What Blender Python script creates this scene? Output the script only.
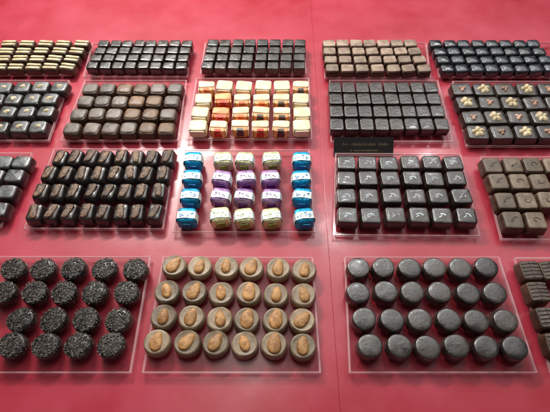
import bpy, math, random
from mathutils import Vector, Matrix
R = math.radians
for o in list(bpy.data.objects): bpy.data.objects.remove(o)
S = bpy.context.scene
C = S.collection
# ------------------------------------------------------------------ camera, world, lamps
H, PITCH, F = 0.50, 57.0, 452.0
cam = bpy.data.cameras.new('camera'); co = bpy.data.objects.new('camera', cam); C.objects.link(co)
cam.sensor_width = 36; cam.lens = 36 * F / 550; cam.clip_start = 0.01; cam.clip_end = 50
cam.dof.use_dof = True; cam.dof.focus_distance = 0.57; cam.dof.aperture_fstop = 10
co.location = (0, 0, H); co.rotation_euler = (R(90 - PITCH), 0, 0)
S.camera = co
W = bpy.data.worlds.new('World'); S.world = W; W.use_nodes = True
W.node_tree.nodes['Background'].inputs[0].default_value = (0.92, 0.95, 1.0, 1)
W.node_tree.nodes['Background'].inputs[1].default_value = 0.10
def lamp(name, loc, target, sx, sy, power, color):
    l = bpy.data.lights.new(name, 'AREA'); l.shape = 'RECTANGLE'; l.size = sx; l.size_y = sy
    l.energy = power; l.color = color
    o = bpy.data.objects.new(name, l); C.objects.link(o); o.location = loc
    o.rotation_euler = (Vector(target) - Vector(loc)).to_track_quat('-Z', 'Y').to_euler()
    return o
lamp('ceiling_panel_lamp', (0.05, 1.12, 0.98), (0.0, 0.80, 0.0), 2.2, 1.25, 14.5, (1.0, 0.975, 0.95))
lamp('case_strip_lamp', (-0.35, 0.95, 0.72), (0.0, 0.32, 0.0), 0.30, 0.05, 8.0, (1.0, 0.95, 0.88))
lamp('overhead_lamp', (-0.10, 0.42, 1.15), (0.0, 0.36, 0.0), 0.30, 0.16, 1.4, (1.0, 0.96, 0.90))
for x, y in ((-0.52, 0.98), (0.22, 0.80), (0.60, 1.15)):
    lamp('small_spot_lamp', (x, y, 0.9), (x * .5, 0.35, 0), 0.03, 0.03, 1.1, (0.95, 0.98, 1.0))
S.view_settings.view_transform = 'Standard'; S.view_settings.look = 'None'
S.view_settings.exposure = 0.0; S.view_settings.gamma = 1
# ------------------------------------------------------------------ photo point -> point of the horizontal plane at height z
a = R(90 - PITCH); ca, sa = math.cos(a), math.sin(a)
def at(px, py, z=0.0):
    u = (px - 275) / F; v = (206 - py) / F
    d = (u, v * ca + sa, v * sa - ca)
    t = (z - H) / d[2]
    return Vector((d[0] * t, d[1] * t, z))
# ------------------------------------------------------------------ materials
def mat(name): 
    m = bpy.data.materials.new(name); m.use_nodes = True
    return m, m.node_tree, m.node_tree.nodes['Principled BSDF']
def choc(name, c1, c2, rough=0.4, bump=0.25, scale=260, coat=0.0, spec=0.5, var=0.35, rv=0.12):
    m, t, b = mat(name); N = t.nodes.new; L = t.links.new
    tc = N('ShaderNodeTexCoord'); oi = N('ShaderNodeObjectInfo')
    off = N('ShaderNodeVectorMath'); off.operation = 'ADD'
    mu = N('ShaderNodeMath'); mu.operation = 'MULTIPLY'; mu.inputs[1].default_value = 3.7
    L(oi.outputs['Random'], mu.inputs[0]); L(tc.outputs['Object'], off.inputs[0]); L(mu.outputs[0], off.inputs[1])
    n = N('ShaderNodeTexNoise'); n.inputs['Scale'].default_value = scale; n.inputs['Detail'].default_value = 5
    n2 = N('ShaderNodeTexNoise'); n2.inputs['Scale'].default_value = scale * 0.35; n2.inputs['Detail'].default_value = 3
    L(off.outputs[0], n.inputs['Vector']); L(off.outputs[0], n2.inputs['Vector'])
    cr = N('ShaderNodeValToRGB'); cr.color_ramp.elements[0].position = .36; cr.color_ramp.elements[1].position = .66
    cr.color_ramp.elements[0].color = (*c1, 1); cr.color_ramp.elements[1].color = (*c2, 1)
    L(n2.outputs['Fac'], cr.inputs['Fac'])
    hs = N('ShaderNodeHueSaturation'); mr = N('ShaderNodeMapRange')
    mr.inputs['To Min'].default_value = 1 - var; mr.inputs['To Max'].default_value = 1 + var
    L(oi.outputs['Random'], mr.inputs['Value']); L(mr.outputs[0], hs.inputs['Value']); L(cr.outputs[0], hs.inputs['Color'])
    L(hs.outputs[0], b.inputs['Base Color'])
    r = N('ShaderNodeMapRange'); r.inputs['From Min'].default_value = .3; r.inputs['From Max'].default_value = .7
    r.inputs['To Min'].default_value = max(.05, rough - rv); r.inputs['To Max'].default_value = rough + rv
    L(n2.outputs['Fac'], r.inputs['Value']); L(r.outputs[0], b.inputs['Roughness'])
    bp = N('ShaderNodeBump'); bp.inputs['Strength'].default_value = bump; bp.inputs['Distance'].default_value = 0.001
    L(n.outputs['Fac'], bp.inputs['Height']); L(bp.outputs[0], b.inputs['Normal'])
    b.inputs['Specular IOR Level'].default_value = spec
    b.inputs['Coat Weight'].default_value = coat; b.inputs['Coat Roughness'].default_value = 0.13
    return m
M = {}
M['dark'] = choc('dark_chocolate', (.016, .011, .010), (.030, .022, .019), .36, .3, spec=.8, coat=.12)
M['darkmatt'] = choc('dark_matt_chocolate', (.018, .012, .009), (.042, .029, .022), .36, .45, spec=.95, coat=.22, rv=.16)
M['blueblack'] = choc('glossy_black_chocolate', (.010, .012, .016), (.022, .028, .036), .28, .2, spec=1.0, coat=.5)
M['round'] = choc('round_dark_chocolate', (.020, .014, .011), (.046, .035, .028), .38, .4, spec=1.0, coat=.25, var=.5, rv=.16)
M['milk'] = choc('milk_chocolate', (.12, .082, .052), (.24, .18, .125), .45, .3, spec=.6)
M['milkdark'] = choc('brown_chocolate', (.045, .022, .013), (.085, .045, .026), .4, .3, spec=.6)
M['dustsheen'] = choc('dust_and_sheen_chocolate', (.080, .060, .048), (.21, .165, .135), .5, .4, spec=.6)  # cocoa dust, with the pale sheen of the tops put into the colour
M['greysheen'] = choc('sheen_grey_chocolate', (.055, .057, .055), (.16, .165, .16), .38, .4, spec=.9, coat=.2)  # dark chocolate with its grey-blue top sheen put into the base colour
M['tan'] = choc('tan_praline', (.12, .065, .035), (.26, .155, .09), .5, .4, spec=.5)
M['beige'] = choc('beige_coating', (.20, .135, .095), (.38, .285, .215), .5, .3)
M['almondbase'] = choc('pale_milk_chocolate', (.20, .14, .085), (.34, .255, .165), .45, .35, spec=.6)
M['almond'] = choc('almond_skin', (.32, .14, .04), (.58, .31, .11), .45, .6, 420, var=.2)
M['cream'] = choc('cream_topping', (.52, .40, .22), (.74, .63, .42), .4, .4, var=.12)
M['pinknut'] = choc('hazelnut_piece', (.33, .18, .12), (.55, .36, .27), .45, .4, var=.25)
M['mark'] = choc('pale_cocoa_butter', (.34, .38, .40), (.58, .64, .66), .35, .1, var=.3)
M['darkmark'] = choc('dark_relief', (.05, .035, .025), (.09, .065, .05), .4, .1)
M['wood'] = choc('reddish_brown_praline', (.045, .022, .012), (.27, .155, .085), .42, .9, 800, spec=.7)
M['flake'] = choc('dark_flake', (.026, .020, .016), (.070, .056, .045), .5, .3, var=.25, spec=.5)
M['flakelight'] = choc('pale_flake', (.08, .070, .058), (.17, .15, .12), .5, .3, var=.2, spec=.5)
def foil(name, c, metallic=.35, rough=.32):
    m = choc(name, tuple(x * .8 for x in c), tuple(min(1, x * 1.15) for x in c), rough, 1.0, 380, var=.14)
    m.node_tree.nodes['Principled BSDF'].inputs['Metallic'].default_value = metallic
    return m
M['blue'] = foil('blue_foil', (.010, .33, .58)); M['deepblue'] = foil('deep_blue_foil', (.004, .16, .36))
M['purple'] = foil('lilac_foil', (.40, .22, .46)); M['deeppurple'] = foil('deep_purple_foil', (.11, .020, .17))
M['green'] = foil('yellow_green_foil', (.70, .70, .38)); M['deepgreen'] = foil('olive_green_foil', (.26, .34, .07))
M['paper'] = choc('white_paper_band', (.62, .66, .66), (.82, .84, .82), .5, .3, var=.06)
M['creampaper'] = choc('cream_paper', (.72, .58, .36), (.88, .78, .56), .45, .3, var=.1)
M['peachpaper'] = choc('peach_paper', (.74, .26, .085), (.88, .46, .20), .45, .3, var=.15)
M['orange'] = foil('orange_foil', (.66, .13, .030), .1); M['red'] = foil('red_foil', (.50, .035, .020), .1)
def plain(name, c, rough, spec=.5, coat=0):
    m, t, b = mat(name); b.inputs['Base Color'].default_value = (*c, 1); b.inputs['Roughness'].default_value = rough
    b.inputs['Specular IOR Level'].default_value = spec; b.inputs['Coat Weight'].default_value = coat
    return m
# red laminate of the display shelf: worn, faintly cloudy lacquer
m, t, b = mat('red_lacquer'); N = t.nodes.new; L = t.links.new
tc = N('ShaderNodeTexCoord'); n = N('ShaderNodeTexNoise'); n.inputs['Scale'].default_value = 7; n.inputs['Detail'].default_value = 9; n.inputs['Roughness'].default_value = .62
L(tc.outputs['Object'], n.inputs['Vector'])
cr = N('ShaderNodeValToRGB'); cr.color_ramp.elements[0].position = .3; cr.color_ramp.elements[1].position = .7
cr.color_ramp.elements[0].color = (.36, .016, .028, 1); cr.color_ramp.elements[1].color = (.50, .055, .090, 1)
L(n.outputs['Fac'], cr.inputs['Fac']); L(cr.outputs[0], b.inputs['Base Color'])
n3 = N('ShaderNodeTexNoise'); n3.inputs['Scale'].default_value = 22; n3.inputs['Detail'].default_value = 6
L(tc.outputs['Object'], n3.inputs['Vector'])
mr = N('ShaderNodeMapRange'); mr.inputs['To Min'].default_value = .12; mr.inputs['To Max'].default_value = .48
L(n3.outputs['Fac'], mr.inputs['Value']); L(mr.outputs[0], b.inputs['Roughness'])
b.inputs['Specular IOR Level'].default_value = .6
n4 = N('ShaderNodeTexNoise'); n4.inputs['Scale'].default_value = 420; n4.inputs['Detail'].default_value = 3
L(tc.outputs['Object'], n4.inputs['Vector']); bp = N('ShaderNodeBump'); bp.inputs['Strength'].default_value = .06; bp.inputs['Distance'].default_value = .0006
L(n4.outputs['Fac'], bp.inputs['Height']); L(bp.outputs[0], b.inputs['Normal'])
M['board'] = m
# clear acrylic: mostly see-through with a glossy skin; its cut edge is milky, with edge glow put in as pale pink
def acrylic(name, clear, col, rough):
    m, t, b = mat(name); N = t.nodes.new; L = t.links.new
    tr = N('ShaderNodeBsdfTransparent'); tr.inputs[0].default_value = (.97, .95, .95, 1)
    mx = N('ShaderNodeMixShader'); mx.inputs[0].default_value = clear
    b.inputs['Base Color'].default_value = (*col, 1); b.inputs['Roughness'].default_value = rough
    L(b.outputs[0], mx.inputs[1]); L(tr.outputs[0], mx.inputs[2])
    L(mx.outputs[0], t.nodes['Material Output'].inputs['Surface'])
    return m
M['acrylic'] = acrylic('clear_acrylic', .94, (.30, .04, .05), .08)
M['edge'] = acrylic('polished_acrylic_edge', .74, (.95, .66, .68), .12)
M['card'] = plain('black_card', (.018, .015, .013), .25, .7)
M['gold'] = plain('gold_ink', (.20, .15, .085), .35)
# ------------------------------------------------------------------ mesh helpers
class MB:
    def __init__(s): s.v = []; s.f = []; s.mi = []
    def add(s, vs, fs, mi=0):
        k = len(s.v); s.v += [tuple(x) for x in vs]; s.f += [[i + k for i in q] for q in fs]; s.mi += [mi] * len(fs)
    def box(s, c, size, rot=0, tilt=0, mi=0, tw=None):
        x, y, z = (q / 2 for q in size)
        mtx = Matrix.Translation(c) @ Matrix.Rotation(rot, 4, 'Z') @ Matrix.Rotation(tilt, 4, 'X')
        if tw is not None: mtx = Matrix.Translation(c) @ tw
        vs = [mtx @ Vector((i * x, j * y, k * z)) for k in (-1, 1) for j in (-1, 1) for i in (-1, 1)]
        s.add(vs, [(0, 2, 3, 1), (4, 5, 7, 6), (0, 1, 5, 4), (2, 6, 7, 3), (0, 4, 6, 2), (1, 3, 7, 5)], mi)
    def loft(s, outline, profile, dome=0.0, rnd=None, amp=0.0, nr=4, mi=0, bottom=True):
        """outline: unit fn(angle)->(x,y); profile: list of (scale-inset in m, z)."""
        n = len(outline); vs = []; fs = []
        for ins, z in profile:
            for (x, y) in outline:
                l = math.hypot(x, y); q = max(0, 1 - ins / l)
                vs.append([x * q, y * q, z])
        k = len(profile)
        ins, z = profile[-1]
        for r in range(1, nr):
            q0 = 1 - r / nr
            for (x, y) in outline:
                l = math.hypot(x, y); q = (1 - ins / l) * q0
                vs.append([x * q, y * q, z + dome * (1 - q0 ** 2)])
        tot = k + nr - 1
        vs.append([0, 0, z + dome]); ctop = len(vs) - 1
        if rnd:
            K = [(rnd.uniform(90, 330), rnd.uniform(90, 330), rnd.uniform(0, 6.28), rnd.uniform(0, 6.28)) for _ in range(3)]
            tx, ty = rnd.uniform(-.035, .035), rnd.uniform(-.035, .035)
            for p in vs:
                if p[2] > 0.0005:
                    x, y, z = p
                    for q, (kx, ky, p1, p2) in enumerate(K): p[q] += amp * math.sin(kx * x + p1 + 120 * z) * math.sin(ky * y + p2)
                    p[2] += (tx * x + ty * y) * amp * 2500
        for r in range(tot - 1):
            for i in range(n):
                j = (i + 1) % n
                fs.append((r * n + i, r * n + j, (r + 1) * n + j, (r + 1) * n + i))
        for i in range(n): fs.append(((tot - 1) * n + i, (tot - 1) * n + (i + 1) % n, ctop))
        if bottom: fs.append(tuple(range(n - 1, -1, -1)))
        s.add(vs, fs, mi)
    def mesh(s, name, mats, smooth=True):
        me = bpy.data.meshes.new(name); me.from_pydata(s.v, [], s.f)
        for mm in (mats if isinstance(mats, (list, tuple)) else [mats]): me.materials.append(mm)
        for p, i in zip(me.polygons, s.mi): p.material_index = i; p.use_smooth = smooth
        me.update()
        if smooth:
            try: me.set_sharp_from_angle(angle=R(50))
            except Exception: pass
        return me
def sup(w, d, n, N=36):
    o = []
    for i in range(N):
        t = 2 * math.pi * (i + .5) / N; c, q = math.cos(t), math.sin(t)
        o.append((w / 2 * math.copysign(abs(c) ** (2 / n), c), d / 2 * math.copysign(abs(q) ** (2 / n), q)))
    return o
def body(w, d, h, n=7, bev=.0012, taper=.001, dome=0.0, rnd=None, amp=0.0, N=36, z0=0, nr=4):
    m = MB()
    prof = [(0.0003, z0), (0, z0 + .0006), (taper * .5, z0 + h * .5), (taper, z0 + h - bev), (taper + bev * .3, z0 + h - bev * .3), (taper + bev, z0 + h)]
    m.loft(sup(w, d, n, N), prof, dome, rnd, amp, nr); return m
def stroke(m, pts, wd, ht, z):
    """a raised thin stroke along pts"""
    for (x0, y0), (x1, y1) in zip(pts, pts[1:]):
        L_ = math.hypot(x1 - x0, y1 - y0); an = math.atan2(y1 - y0, x1 - x0)
        m.box(((x0 + x1) / 2, (y0 + y1) / 2, z), (L_ + wd * .6, wd, ht), an)
def link(name, me, parent=None, loc=(0, 0, 0), rz=0):
    o = bpy.data.objects.new(name, me); C.objects.link(o); o.location = loc; o.rotation_euler = (0, 0, rz)
    if parent: o.parent = parent
    return o
def struct(name, m, mt):
    o = link(name, m.mesh(name, mt, False)); o['kind'] = 'structure'; return o
# ------------------------------------------------------------------ setting: the red shelf, running on past the frame
XS = at(325, 200).x      # the shelf is laid in panels; the seam the photo shows runs between the trays here
for x0, x1 in ((-1.3, XS - .00004), (XS + .00004, 1.3)):
    m = MB(); m.box(((x0 + x1) / 2, .52, -.0148), (x1 - x0, 1.30, .0296))
    sh = struct('shelf', m, M['board'])
    bv = sh.modifiers.new('bevel', 'BEVEL'); bv.width = .0004; bv.segments = 2
def proj(p):
    dx, dy, dz = p.x, p.y, p.z - H
    v_ = dy * ca + dz * sa; w_ = dy * sa - dz * ca
    return 275 + F * dx / w_, 206 - F * v_ / w_
def more_rows(rows, h, nr=4):
    """the two rows the photo shows, carried on towards the back at the same spacing"""
    A0, A1 = at(rows[0][0], rows[0][1], h), at(rows[1][0], rows[1][1], h)
    B0, B1 = at(rows[0][2], rows[0][3], h), at(rows[1][2], rows[1][3], h)
    out = list(rows)
    for k in range(1, nr - 1):
        out.insert(0, proj(A0 + (A0 - A1) * k) + proj(B0 + (B0 - B1) * k))
    return out
def back_quad(q, rows, h, nr=4):
    """tray outline whose back edge clears the last row"""
    P = [at(x, y, TZ) for x, y in q]
    yb = at(rows[0][0], rows[0][1], TZ + h).y + .016
    o = []
    for b_, f_ in ((P[0], P[3]), (P[1], P[2])):
        t_ = (yb - f_.y) / (b_.y - f_.y); o.append(proj(f_ + (b_ - f_) * t_))
    return [o[0], o[1], q[2], q[3]]
# ------------------------------------------------------------------ trays
TZ = .0075        # top of the tray's plate
def tray(q, label):
    P = [at(x, y, TZ) for x, y in q]   # back-left, back-right, front-right, front-left
    c = sum(P, Vector()) / 4; c.z = 0
    t = bpy.data.objects.new('display_tray', None); C.objects.link(t); t.location = c; t.empty_display_size = .02
    t['label'] = label; t['category'] = 'tray'; t['group'] = 'clear trays laid out on the red shelf'
    Q = [p - c for p in P]
    def prism(m, pts, z0, z1):
        n = len(pts); m.add([(p.x, p.y, z0) for p in pts] + [(p.x, p.y, z1) for p in pts],
            [tuple(range(n - 1, -1, -1)), tuple(range(n, 2 * n))] + [(i, (i + 1) % n, n + (i + 1) % n, n + i) for i in range(n)])
    ctr = sum(Q, Vector()) / 4
    def shrink(k): return [p + (ctr - p).normalized() * k * 1.35 for p in Q]
    ccw = [3, 2, 1, 0]
    m = MB(); I = shrink(.0018); prism(m, [I[i] for i in ccw], TZ - .0022, TZ); link('plate', m.mesh('plate', M['acrylic'], False), t)
    m = MB()
    for i in range(4):
        j = (i + 1) % 4
        prism(m, [Q[j], Q[i], I[i].lerp(Q[i], .05), I[j].lerp(Q[j], .05)], TZ - .0028, TZ + .0012)
    link('rim', m.mesh('rim', M['edge'], False), t)
    J = shrink(.012)
    for p in J:
        m = MB(); m.loft(sup(.007, .007, 2, 16), [(0, 0), (0, TZ - .0023)], nr=1); link('foot', m.mesh('foot', M['acrylic']), t, (p.x, p.y, .0001))
    return t
# ------------------------------------------------------------------ chocolate kinds: each returns a list of (part name, mesh), first = body
rn = random.Random(11)
def copy_thing(root):
    c = root.copy(); C.objects.link(c)
    for ch in root.children:
        d = ch.copy(); C.objects.link(d); d.parent = c
        for g in ch.children:
            e = g.copy(); C.objects.link(e); e.parent = d
    return c
PR = {}
def proto(key, name, parts):
    """thing = Empty + parts when there is more than one mesh, else the mesh itself"""
    if len(parts) == 1:
        o = link(name, parts[0][1])
    else:
        o = bpy.data.objects.new(name, None); C.objects.link(o); o.empty_display_size = .01
        for nm, me in parts: link(nm, me, o)
    o['_'] = 0; PR.setdefault(key, []).append([o, False]); return o
def place(key, p, rz, label, group, k=None):
    L_ = PR[key]; e = L_[k % len(L_)] if k is not None else rn.choice(L_)
    if not e[1]: o = e[0]; e[1] = True
    else: o = copy_thing(e[0])
    if '_' in o: del o['_']
    o.location = (p.x, p.y, TZ + .0001); o.rotation_euler = (0, 0, rz)
    o['label'] = label; o['category'] = 'chocolate'; o['group'] = group
    return o
def lobes(rad, n, hh, z, r0, seedr, sz):
    m = MB()
    for i in range(n):
        an = 2 * math.pi * i / n + seedr.uniform(-.25, .25) + .4
        q = MB(); s_ = sz * seedr.uniform(.8, 1.2)
        q.loft(sup(s_, s_ * .78, 2.3, 12), [(0, 0), (s_ * .06, hh * .6), (s_ * .25, hh)], s_ * .08, seedr, s_ * .04, 3)
        rot = Matrix.Translation((r0 * math.cos(an), r0 * math.sin(an), z - .0003)) @ Matrix.Rotation(an, 4, 'Z')
        m.add([rot @ Vector(v) for v in q.v], q.f)
    return m
ORD = ['first', 'second', 'third', 'fourth', 'fifth', 'sixth', 'seventh', 'eighth']
def rowname(r, nr):
    if nr == 2: return ['back row', 'front row'][r]
    return ['back row', 'second row from back', 'third row from back', 'front row'][r]
def grid(rows, ncol, h, look, group, key, side='left', jit=.0007, jr=3, keyf=None, lookf=None):
    n = len(rows)
    W_ = [(at(a_, b_, TZ + h), at(c_, d_, TZ + h)) for a_, b_, c_, d_ in rows]
    for r, (A, B) in enumerate(W_):
        for c in range(ncol):
            p = A.lerp(B, c / (ncol - 1))
            px = rows[r][0] + (rows[r][2] - rows[r][0]) * c / (ncol - 1)
            if px < -8 or px > 559: continue
            cdir = (W_[-1][0].lerp(W_[-1][1], c / (ncol - 1)) - W_[0][0].lerp(W_[0][1], c / (ncol - 1))) if n > 1 else Vector((0, -1, 0))
            rdir = B - A
            rz = (math.atan2(rdir.y, rdir.x) + math.atan2(cdir.x, -cdir.y)) / 2 if n > 2 else math.atan2(rdir.y, rdir.x)
            p = p + Vector((rn.uniform(-jit, jit), rn.uniform(-jit, jit), 0)); rz += R(rn.uniform(-jr, jr))
            if side == 'left': nth = c
            else: nth = ncol - 1 - c
            pos = ORD[nth] + (' from left' if side == 'left' else ' from right')
            if nth == 0: pos = 'leftmost' if side == 'left' else 'rightmost'
            lk = lookf(r, c) if lookf else look
            kk = keyf(r, c) if keyf else key
            k = None
            if isinstance(kk, tuple): kk, k = kk
            place(kk, p, rz, '%s, %s, %s' % (lk, rowname(r, n), pos), group, k)
def pitch(rows, ncol, h):
    """mean cell size of the grid in metres"""
    W_ = [(at(a_, b_, TZ + h), at(c_, d_, TZ + h)) for a_, b_, c_, d_ in rows]
    w = sum((B - A).length for A, B in W_) / len(W_) / (ncol - 1)
    d = abs(W_[0][0].y + W_[0][1].y - W_[-1][0].y - W_[-1][1].y) / 2 / (len(rows) - 1)
    return w, d
NV = 4
# ---- back trays (cut by the photo's top edge, two rows each)
rows = [(2.5, 58.5, 72, 58.5), (-1, 66.5, 67, 66.5)]; h = .011; rows = more_rows(rows, TZ + h); w, d = pitch(rows, 5, h)
for i in range(2):
    parts = [('body', body(w * .9, d * .86, h, rnd=rn, amp=.0002).mesh('body', M['milkdark']))]
    m = MB()
    for s in (-1, 1):
        q = body(w * .78, d * .24, .0016, 5, .0005, .0002, .0003, rn, .0002, 20)
        m.add([(x, y + s * d * .19, z + h - .0002) for x, y, z in q.v], q.f)
    parts.append(('icing', m.mesh('icing', M['cream']))); proto('iced', 'iced_chocolate', parts)
tray(back_quad([(-30, 55), (80, 55), (71, 75), (-45, 75)], rows, h), 'clear tray of cream-iced brown chocolates at the back left corner')
grid(rows, 5, h, 'brown chocolate with two cream icing stripes', 'cream-iced chocolates at the back left', 'iced', 'right')
rows = [(96, 57.5, 183, 57.5), (92, 65, 181, 65)]; h = .013; rows = more_rows(rows, TZ + h); w, d = pitch(rows, 8, h)
for i in range(NV): proto('backdark', 'square_chocolate', [('body', body(w * .93, d * .9, h, 7, .001, .0008, .0003, rn, .00025).mesh('body', M['darkmatt']))])
tray(back_quad([(89, 55), (190, 55), (188, 77), (83, 77)], rows, h), 'clear tray of dark square chocolates between cream-iced ones and wider dark ones')
grid(rows, 8, h, 'dark square chocolate behind the cocoa-dusted tray', 'dark squares behind the cocoa-dusted tray', 'backdark')
rows = more_rows([(209, 57.2, 299.5, 57.2), (207, 65, 299, 65)], TZ + h); w, d = pitch(rows, 8, h)
for i in range(NV): proto('backdark2', 'square_chocolate', [('body', body(w * .93, d * .9, h, 7, .001, .0008, .0003, rn, .00025).mesh('body', M['darkmatt']))])
tray(back_quad([(203, 55), (305, 55), (307, 74), (200, 74)], rows, h), 'clear tray of dark square chocolates behind the cream-wrapped ones')
grid(rows, 8, h, 'dark square chocolate behind the cream-wrapped ones', 'dark squares behind the cream-wrapped chocolates', 'backdark2')
rows = [(331, 59, 419.5, 59), (332, 67.5, 424, 67.5)]; h = .013; rows = more_rows(rows, TZ + h); w, d = pitch(rows, 7, h)
for i in range(NV):
    parts = [('body', body(w * .93, d * .9, h - .003, rnd=rn, amp=.0002).mesh('body', M['milkdark']))]
    parts.append(('coating', body(w * .86, d * .80, .0032, 7, .0009, .0004, .0003, rn, .0002, z0=h - .0032).mesh('coating', M['beige'])))
    proto('beige', 'layered_chocolate', parts)
tray(back_quad([(326, 55), (428, 55), (431, 78), (324, 78)], rows, h), 'clear tray of beige-topped brown chocolates at the back')
grid(rows, 7, h, 'beige-topped brown chocolate', 'beige-topped chocolates at the back', 'beige')
rows = [(444, 58.5, 546, 58.5), (448, 67, 552, 67)]; h = .013; rows = more_rows(rows, TZ + h); w, d = pitch(rows, 8, h)
for i in range(NV): proto('gloss', 'domed_chocolate', [('body', body(w * .93, d * .93, h - .001, 4, .0022, .0008, .001, rn, .0002).mesh('body', M['blueblack']))])
tray(back_quad([(435, 55), (562, 55), (572, 77), (439, 77)], rows, h), 'clear tray of glossy black domed chocolates at the back right corner')
grid(rows, 8, h, 'glossy black domed chocolate at back right', 'glossy black chocolates at the back right', 'gloss')
# ---- second row of trays
rows = [(3, 87, 59, 86), (-5, 99, 50, 98), (-13, 112, 46, 111), (-20, 127, 38, 126)]; h = .012; w, d = pitch(rows, 4, h)
for i in range(NV):
    parts = [('body', body(w * .98, d * .96, h - .0016, 6, .0012, .0024, 0, rn, .0002).mesh('body', M['dark']))]
    parts.append(('lit_top', body(w * .82, d * .78, .0030, 5, .0012, .0003, .0005, rn, .0003, z0=h - .0030).mesh('lit_top', M['greysheen'])))  # grey cap: overhead sheen painted onto the top of the dark body
    m = lobes(.002, 1 + i % 3, .0016, h + .0006, .0012, rn, w * .26); parts.append(('cream_dab', m.mesh('cream_dab', M['cream'])))
    proto('dab', 'topped_chocolate', parts)
tray([(-30, 80.5), (70, 80.5), (49, 141), (-62, 141)], 'clear tray of dark chocolates with small cream dabs at the left edge')
grid(rows, 4, h, 'dark square chocolate with small cream dab', 'cream-dabbed chocolates at the left edge', 'dab', 'right', jr=5)
rows = [(90, 87.5, 175, 87.5), (85, 100, 171, 100), (78, 113, 168, 113), (72, 127.5, 165.5, 127.5)]; h = .013; w, d = pitch(rows, 6, h)
for i in range(NV):
    for kk, mm in (('dust', 'dustsheen'), ('dusttan', 'tan')):
        parts = [('body', body(w * .99, d * .95, h - .002, 4.6, .0014, .0016, 0, rn, .0002).mesh('body', M['milkdark']))]
        parts.append(('dusted_lit_top', body(w * .85, d * .74, .0034, 3.8, .0016, .0004, .0006, rn, .0003, z0=h - .0034).mesh('dusted_lit_top', M[mm])))  # dusted cap, paler than the body: lit top and shaded sides as colours
        proto(kk, 'dusted_chocolate', parts)
tray([(85, 80.5), (187, 80.5), (178.5, 141), (60.5, 141)], 'clear tray of grey and tan cocoa-dusted chocolates')
TANS = {0: (2, 3), 1: (3, 4), 2: (3, 4), 3: (4, 5)}
grid(rows, 6, h, '', 'cocoa-dusted chocolates', None, 'left', keyf=lambda r, c: 'dusttan' if c in TANS[r] else 'dust',
     lookf=lambda r, c: 'tan cocoa-dusted chocolate' if c in TANS[r] else 'greyish cocoa-dusted chocolate')
rows = [(206, 85, 301, 85), (203, 98, 301, 98), (200, 111.5, 301.5, 111.5), (198, 125, 302, 125)]; h = .015; w, d = pitch(rows, 6, h)
def wrapped(inner, outer, key, full=False, fill=None):
    bw, bd = w * .75, d * .80
    parts = [('body', body(bw, bd, h - .001, 6, .001, .0006, 0, rn, .0002).mesh('body', M[inner]))]
    m = MB(); th = .0007
    q = body(bw + .0022, bd * (.90 if full else .58), .0016, 6, .0005, .0002, .0008, rn, .0003); m.add([(x, y + (0 if full else bd * .13), z + h - .0015) for x, y, z in q.v], q.f)
    for s in (-1, 1): m.box((s * (bw / 2 + .0004), 0, (h - .0015) / 2 + .0002), (.0011, bd * .8, h - .002), 0)
    if full: m.box((0, -bd / 2 - .0004, h * .62), (bw * .9, .0009, h * .62), 0, R(3))
    parts.append(('wrapper', m.mesh('wrapper', M[outer])))
    if fill:
        q = MB(); q.box((rn.uniform(-.0006, .0006), -bd / 2 - .0001, h * .52), (bw * .48, .0024, h * .62), rn.uniform(-.06, .06)); q.box((0, -bd * .40, h - .0006), (bw * .40, bd * .2, .0014), rn.uniform(-.1, .1))
        parts.append(('filling', q.mesh('filling', M[fill])))
    proto(key, 'wrapped_chocolate', parts)
for i in range(2):
    wrapped('creampaper', 'creampaper', 'wc', full=True); wrapped('peachpaper', 'creampaper', 'wo', fill='orange'); wrapped('peachpaper', 'creampaper', 'wr', fill='red')
    wrapped('peachpaper', 'creampaper', 'wd', fill='dark'); wrapped('orange', 'peachpaper', 'wp', fill='red')
KM = [['wo', 'wc', 'wc', 'wc', 'wc', 'wd'], ['wc', 'wp', 'wo', 'wo', 'wd', 'wc'], ['wc', 'wp', 'wo', 'wd', 'wd', 'wc'], ['wc', 'wr', 'wd', 'wr', 'wd', 'wc']]
LK = {'wc': 'chocolate wholly in cream paper', 'wo': 'cream paper chocolate with orange front', 'wr': 'cream paper chocolate with red front',
      'wd': 'cream paper chocolate with dark square front', 'wp': 'peach and orange wrapped chocolate'}
tray([(196, 78.5), (309, 78.5), (312.5, 139.5), (186, 139.5)], 'clear tray of cream and orange wrapped chocolates')
grid(rows, 6, h, '', 'cream and orange wrapped chocolates', None, keyf=lambda r, c: KM[r][c], lookf=lambda r, c: LK[KM[r][c]], jit=.001, jr=5)
rows = [(335, 87, 431, 87), (336, 98.5, 434, 98.5), (336.5, 111, 438, 111), (337, 124, 442, 124)]; h = .013; w, d = pitch(rows, 8, h)
for i in range(NV + 1):
    parts = [('body', body(w * .93, d * .90, h, 8, .0008, .0004, .0003, rn, .0002).mesh('body', M['darkmatt']))]
    m = MB()
    for k in range(2):
        y = rn.uniform(-.1, .1) + (k - .5) * .3; stroke(m, [(-w * .28, d * (y - .1)), (0, d * (y + .06)), (w * .28, d * (y - .04))], .0008, .0007, h + .0002)
    parts.append(('ridge', m.mesh('ridge', M['darkmatt']))); proto('pack', 'square_chocolate', parts)
tray([(329, 80.5), (438, 80.5), (453, 142), (330.5, 142)], 'clear tray of closely packed plain dark squares with the black card in front')
grid(rows, 8, h, 'tightly packed plain dark square chocolate', 'tightly packed plain dark squares', 'pack', jit=.0003, jr=1)
rows = [(462, 89, 549, 89), (467.5, 102.5, 557, 102.5), (473, 117, 565, 117), (478, 132, 573, 132)]; h = .013; w, d = pitch(rows, 5, h)
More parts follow.
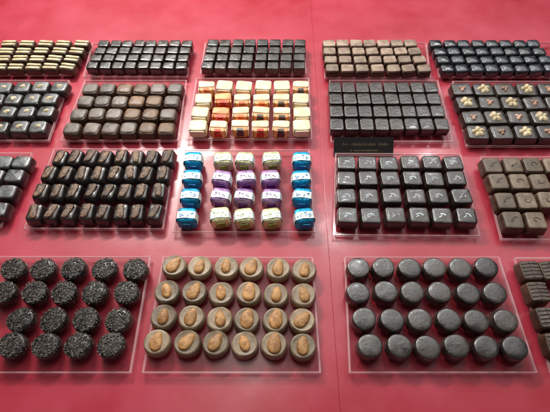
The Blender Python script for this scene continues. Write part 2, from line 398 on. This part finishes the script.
for i in range(2):
    for big in (0, 1):
        parts = [('body', body(w * .96, d * .94, h, 7, .001, .0016, .0003, rn, .0002).mesh('body', M['darkmatt']))]
        if big: q = lobes(0, 5, .0035, h, w * .15, rn, w * .27)
        else: q = lobes(0, 3, .003, h, w * .08, rn, w * .24)
        parts.append(('nut_topping', q.mesh('nut_topping', M['cream' if big else 'pinknut'])))
        proto('nutbig' if big else 'nutsmall', 'topped_chocolate', parts)
tray([(452, 81.5), (562, 81.5), (592, 146.5), (466.5, 146.5)], 'clear tray of dark squares with cream and nut toppings at the right edge')
grid(rows, 5, h, '', 'nut-topped dark squares', None, keyf=lambda r, c: 'nutbig' if (r + c) % 2 else 'nutsmall',
     lookf=lambda r, c: 'dark square with large cream flower topping' if (r + c) % 2 else 'dark square with small pinkish nut', jr=4)
# ---- third row of trays
rows = [(3, 161, 21, 161), (-6, 175, 14, 175), (-15, 191, 6, 191), (-26, 209, -3, 209)]; h = .013; w, d = pitch(rows, 2, h)
for i in range(3): proto('edge', 'square_chocolate', [('body', body(w * .99, d * .96, h - .0016, 6, .0012, .0020, 0, rn, .0002).mesh('body', M['dark'])),
    ('lit_top', body(w * .85, d * .79, .0030, 5, .0012, .0003, .0005, rn, .0003, z0=h - .0030).mesh('lit_top', M['greysheen']))])  # cap carries the bluish sheen of the top as colour
tray([(-30, 153), (33, 153), (1, 227), (-75, 227)], 'clear tray of greyish dark squares at the left edge of the third line')
grid(rows, 2, h, 'greyish dark square left of the brown bars', 'greyish dark squares at the left edge', 'edge', 'right')
rows = [(59, 156, 166.5, 156), (48.5, 172, 162, 172), (40, 190, 158, 190), (34, 210.5, 154, 210.5)]; h = .014; w, d = pitch(rows, 8, h)
for i in range(NV):
    parts = [('body', body(w * .95, d * .97, h - .0015, 5, .0022, .0022, .0008, rn, .0003).mesh('body', M['dark']))]
    q = body(w * .46, d * .70, .0030, 3, .0011, .0004, .0006, rn, .0005, 24); sk = rn.uniform(-.1, .25)
    q.v = [(x + y * sk, y, z + h - .0018) for x, y, z in q.v]
    parts.append(('praline_topping', q.mesh('praline_topping', M['wood']))); proto('bar', 'praline_bar', parts)
tray([(54, 149), (176, 149), (163.5, 229.5), (24, 229)], 'clear tray of small dark bars with brown praline tops')
grid(rows, 8, h, 'small dark bar with brown praline top', 'dark bars with brown praline tops', 'bar', jit=.0009, jr=5)
rows = [(193, 157, 301.5, 157), (191, 175.5, 302, 175.5), (189, 194, 302.5, 194), (186.5, 214, 304, 214)]
colx = [0, .275, .485, .72, 1]; h = .017; wA = (at(304, 214, .02) - at(186, 214, .02)).length / 5
def foiled(top, front, key):
    bw = wA * .86; 
    q = body(bw, bw * .88, h, 4.2, .003, .0008, .001, rn, .0003, 40)
    parts = [('body', q.mesh('body', M[top]))]
    m = MB()      # paper band over the top and down both sides
    n = 14; prev = None; bd = bw * .40
    pts = [(-bw / 2 - .0004, .003), (-bw / 2 - .0004, h * .7), (-bw / 2 + .0016, h + .0002), (-bw * .2, h + .0013), (0, h + .0017), (bw * .2, h + .0013), (bw / 2 - .0016, h + .0002), (bw / 2 + .0004, h * .7), (bw / 2 + .0004, .003)]
    vs = []
    for x, z in pts:
        jx = rn.uniform(-.0004, .0004)
        vs += [(x + jx, -bd / 2 + jx - bw * .06, z), (x, bd / 2 + jx - bw * .06, z)]
    m.add(vs, [(2 * i, 2 * i + 1, 2 * i + 3, 2 * i + 2) for i in range(len(pts) - 1)])
    parts.append(('paper_band', m.mesh('paper_band', M['paper'])))
    m = MB()      # coloured print and crimped foil fold at the front
    m.loft([(x, y) for x, y in sup(bw * .46, .0022, 4, 16)], [(0, .001), (.0002, h * .55), (.0006, h * .72)], 0, rn, .0003, 2)
    m.v = [(x, y - bw * .46, z) for x, y, z in m.v]
    parts.append(('foil_fold', m.mesh('foil_fold', M[front])))
    m = MB()
    for k in range(9):
        x = rn.uniform(-.34, .34) * bw; z = h + .0018 - abs(x) * .09; g = rn.uniform(.0009, .0022)
        m.box((x, -bw * .06 + rn.uniform(-.3, .3) * bd, z), (g, g * rn.uniform(.4, .9), .0004), rn.uniform(-.9, .9))
    parts.append(('band_print', m.mesh('band_print', M[front])))
    proto(key, 'foil_wrapped_chocolate', parts)
for i in range(2): foiled('blue', 'deepblue', 'fb'); foiled('purple', 'deeppurple', 'fp'); foiled('green', 'deepgreen', 'fg')
tray([(184, 150), (309.5, 150), (315.5, 232.5), (172, 232.5)], 'clear tray of blue, purple and green foil wrapped chocolates')
for r, (x0, y0, x1, y1) in enumerate(rows):
    for c in range(5):
        p = at(x0 + (x1 - x0) * colx[c], y0, TZ + h) + Vector((rn.uniform(-.0012, .0012), rn.uniform(-.001, .001), 0))
        k, cn = ('fb', 'blue') if c in (0, 4) else (('fg', 'yellow-green') if r in (0, 3) else ('fp', 'purple'))
        pos = ['leftmost', 'second from left', 'middle', 'fourth from left', 'rightmost'][c]
        place(k, p, R(rn.uniform(-9, 9)), '%s foil chocolate with white paper band, %s, %s' % (cn, rowname(r, 4), pos), 'foil wrapped chocolates with paper bands')
rows = [(346, 162.5, 453.5, 162.5), (346, 178, 457, 178), (346.5, 195.5, 462, 195.5), (347.5, 215, 467, 215.5)]; h = .014; w, d = pitch(rows, 6, h)
for i in range(NV + 1):
    parts = [('body', body(w * .91, d * .90, h, 7, .0012, .0016, .0003, rn, .0002).mesh('body', M['darkmatt']))]
    m = MB(); s = w * .12; e = rn.uniform(-.9, .6); n = 6
    pts = [(s * math.cos(e + .5 * t_) * 1.2, s * math.sin(e + .5 * t_) - s * .4) for t_ in range(4 + i % 3)]
    stroke(m, pts, rn.uniform(.0013, .002), .0005, h + .0002)
    stroke(m, [(-s * 1.2, -s * .9), (-s * .2, -s * .2)], .0011, .0005, h + .0002)
    parts.append(('mark', m.mesh('mark', M['mark']))); proto('marked', 'marked_chocolate', parts)
tray([(335, 153.5), (460.5, 154), (480.5, 236.5), (333, 235.5)], 'clear tray of dark squares with small pale marks')
grid(rows, 6, h, 'dark square chocolate with small pale curved mark', 'dark squares with pale marks', 'marked', jit=.0009, jr=3)
rows = [(493, 164.5, 553, 164.5), (499, 181, 561, 181), (505.5, 200, 571, 200), (513.5, 220, 582, 221)]; h = .014; w, d = pitch(rows, 4, h)
for i in range(NV):
    parts = [('body', body(w * .97, d * .97, h - .0016, 7, .0010, .0018, 0, rn, .0002).mesh('body', M['milkdark']))]
    parts.append(('lit_top', body(w * .84, d * .83, .0032, 7, .0009, .0004, .0003, rn, .0002, z0=h - .0032).mesh('lit_top', M['milk'])))  # paler cap on a darker body: top light and side shade put into colour
    m = MB(); s = w * .2
    pts = [(s * math.cos(t_ * 1.1) * (1 - t_ * .12), s * .8 * math.sin(t_ * 1.1 + i) * (1 - t_ * .12)) for t_ in range(5)]
    stroke(m, pts, .0011, .0006, h + .0004); parts.append(('swirl', m.mesh('swirl', M['darkmark']))); proto('milksq', 'swirled_chocolate', parts)
tray([(480, 157), (566, 157), (600, 240.5), (501, 240)], 'clear tray of milk chocolate squares with dark swirls at the right edge')
grid(rows, 4, h, 'milk chocolate square with dark swirl', 'milk chocolate squares at the right edge', 'milksq', jit=.0007, jr=3)
# ---- front trays
rows = [(12, 267.5, 134, 268), (2, 292, 125, 292), (-12, 319, 117, 319.5), (-22, 345, 110, 345)]; h = .013; w, d = pitch(rows, 5, h); D = w * .84
for i in range(NV):
    m = body(D, D * .96, h - .001, 2.1, .0022, .0008, .0008, rn, .0005, 40)
    parts = [('body', m.mesh('body', M['dark']))]
    m = MB()
    for k in range(420):
        an = rn.uniform(0, 6.283)
        if k < 280: rr = D * .46 * math.sqrt(rn.random()); z = h + .0004
        else: rr = D * .475; z = rn.uniform(.002, h - .001)
        s = rn.uniform(.0008, .0019)
        tw = Matrix.Rotation(rn.uniform(0, 6.28), 4, 'Z') @ Matrix.Rotation(rn.uniform(-.4, .4), 4, 'X') @ Matrix.Rotation(rn.uniform(-.4, .4), 4, 'Y')
        m.box((rr * math.cos(an), rr * .96 * math.sin(an), z), (s, s * .6, s * .35), mi=1 if rn.random() < .12 else 0, tw=tw)
    parts.append(('flakes', m.mesh('flakes', [M['flake'], M['flakelight']], False))); proto('flaky', 'flaked_chocolate', parts)
tray([(-20, 256.5), (151, 256.5), (131, 373), (-70, 373)], 'clear tray of round flake-coated chocolates at the front left')
grid(rows, 5, h, 'round dark chocolate coated in rough flakes', 'round flake-coated chocolates', 'flaky', 'right', jit=.001, jr=60)
rows = [(174, 264.5, 304, 269), (167, 291, 303, 294), (163.5, 316.5, 303, 320), (157, 341.5, 302.5, 345)]; h = .010; w, d = pitch(rows, 6, h); D = w * .97
for i in range(NV + 2):
    q = MB(); z = h
    q.loft(sup(D, D * .98, 2.05, 40), [(.0003, 0), (0, .0006), (.0006, h * .6), (.0012, h - .0012), (.0024, h), (.0036, h - .0001), (.0048, h - .0004)], .0002, rn, .00018, 4)
    parts = [('body', q.mesh('body', M['almondbase']))]
    q = MB(); n = 28; o = []
    for k in range(n):
        t_ = 2 * math.pi * k / n; x = math.cos(t_) * D * .215 * (1 - .22 * math.sin(t_)); y = math.sin(t_) * D * .345; o.append((x, y))
    sz = rn.uniform(.88, 1.15); o = [(x * sz * rn.uniform(.97, 1.03), y * sz) for x, y in o]
    q.loft(o, [(0, 0), (.0002, .0012), (.0012, .0026), (.0022, .0032)], .0007, rn, .00022, 4)
    rot = Matrix.Translation((rn.uniform(-.0008, .0008), rn.uniform(-.0008, .0008), h - .0010)) @ Matrix.Rotation(R(rn.uniform(-38, 12)), 4, 'Z')
    q.v = [tuple(rot @ Vector(v)) for v in q.v]
    parts.append(('almond', q.mesh('almond', M['almond']))); proto('almond', 'almond_chocolate', parts)
tray([(163, 256.5), (313, 257.5), (321, 373), (142, 373)], 'clear tray of round almond-topped chocolates at the front')
grid(rows, 6, h, 'round milk chocolate topped with an almond', 'round almond-topped chocolates', 'almond', jit=.0008, jr=14)
rows = [(358, 267, 487.5, 267), (358.5, 291.5, 495.5, 292), (364, 319, 506, 320), (370.5, 345.5, 516, 347)]; h = .014; w, d = pitch(rows, 6, h); D = w * .93
for i in range(NV): proto('disc', 'round_chocolate', [('body', body(D, D * .96, h - .0005, 2.05, .0016, .001, .0005, rn, .0002, 44).mesh('body', M['round']))])
tray([(344, 257), (499, 257), (537, 373), (349, 373)], 'clear tray of smooth round dark chocolates at the front')
grid(rows, 6, h, 'smooth round dark chocolate', 'smooth round dark chocolates', 'disc', jit=.0009, jr=40)
rows = [(531, 270, 551, 270), (539, 292, 561, 292), (548, 317, 572, 317), (557, 343, 583, 343)]; h = .014; w, d = pitch(rows, 2, h)
for i in range(3):
    parts = [('body', body(w * .98, d * .95, h, 6, .0012, .0016, .0003, rn, .0002).mesh('body', M['milkdark']))]
    m = MB()
    for k in range(5): stroke(m, [(-w * .36, (k - 2) * d * .16 - .0005), (0, (k - 2) * d * .16 + .0004), (w * .36, (k - 2) * d * .16)], d * .08, .0012, h + .0004)
    parts.append(('ridges', m.mesh('ridges', M['dustsheen']))); proto('ridged', 'ridged_chocolate', parts)  # pale sheen of the top put into the colour of the ridges
tray([(514, 257.5), (580, 257.5), (620, 373), (551, 373)], 'clear tray of ridged brown chocolates at the front right corner')
grid(rows, 2, h, 'ridged brown chocolate at front right', 'ridged brown chocolates', 'ridged')
# ---- black name card leaning on the tray of plain dark squares
A, B, c_, d_ = at(333.5, 156, .0008), at(393, 156.5, .0008), at(390, 137.5, .018), at(334, 137, .018)
ctr = (A + B) / 2; rt = bpy.data.objects.new('name_card', None); C.objects.link(rt); rt.location = ctr; rt.empty_display_size = .02
rt['label'] = 'small black name card with faint gold writing leaning on the packed dark squares tray'; rt['category'] = 'card'
wd = (B - A).length; up = ((c_ + d_) / 2 - ctr); hl = up.length; tilt = math.atan2(up.z, up.y)
m = MB(); m.box((0, hl / 2, .0007), (wd, hl, .0014))
mtx = Matrix.Rotation(tilt, 4, 'X'); m.v = [tuple(mtx @ Vector(v)) for v in m.v]
o = link('panel', m.mesh('panel', M['card'], False), rt)
m = MB()
for ln, (y, x0, x1, s) in enumerate(((.62, -.36, .40, .0052), (.30, -.22, .24, .0032))):
    x = x0 * wd
    while x < x1 * wd:
        g = s * rn.uniform(.45, .8); hh = s * rn.uniform(.5, 1.1); yy = y * hl
        pts = [(x, yy - hh / 2), (x + g * .3, yy + hh / 2), (x + g * .7, yy - hh * .3), (x + g, yy + hh * .1)]
        stroke(m, pts, .0004, .0002, .0015)
        x += g * 1.15 + (s * .7 if rn.random() < .15 else 0)
m.v = [tuple(mtx @ Vector(v)) for v in m.v]
link('writing', m.mesh('writing', M['gold'], False), rt)
# any prototype that was never placed is removed
for L_ in PR.values():
    for o, used in L_:
        if not used:
            for ch in list(o.children): bpy.data.objects.remove(ch)
            bpy.data.objects.remove(o)
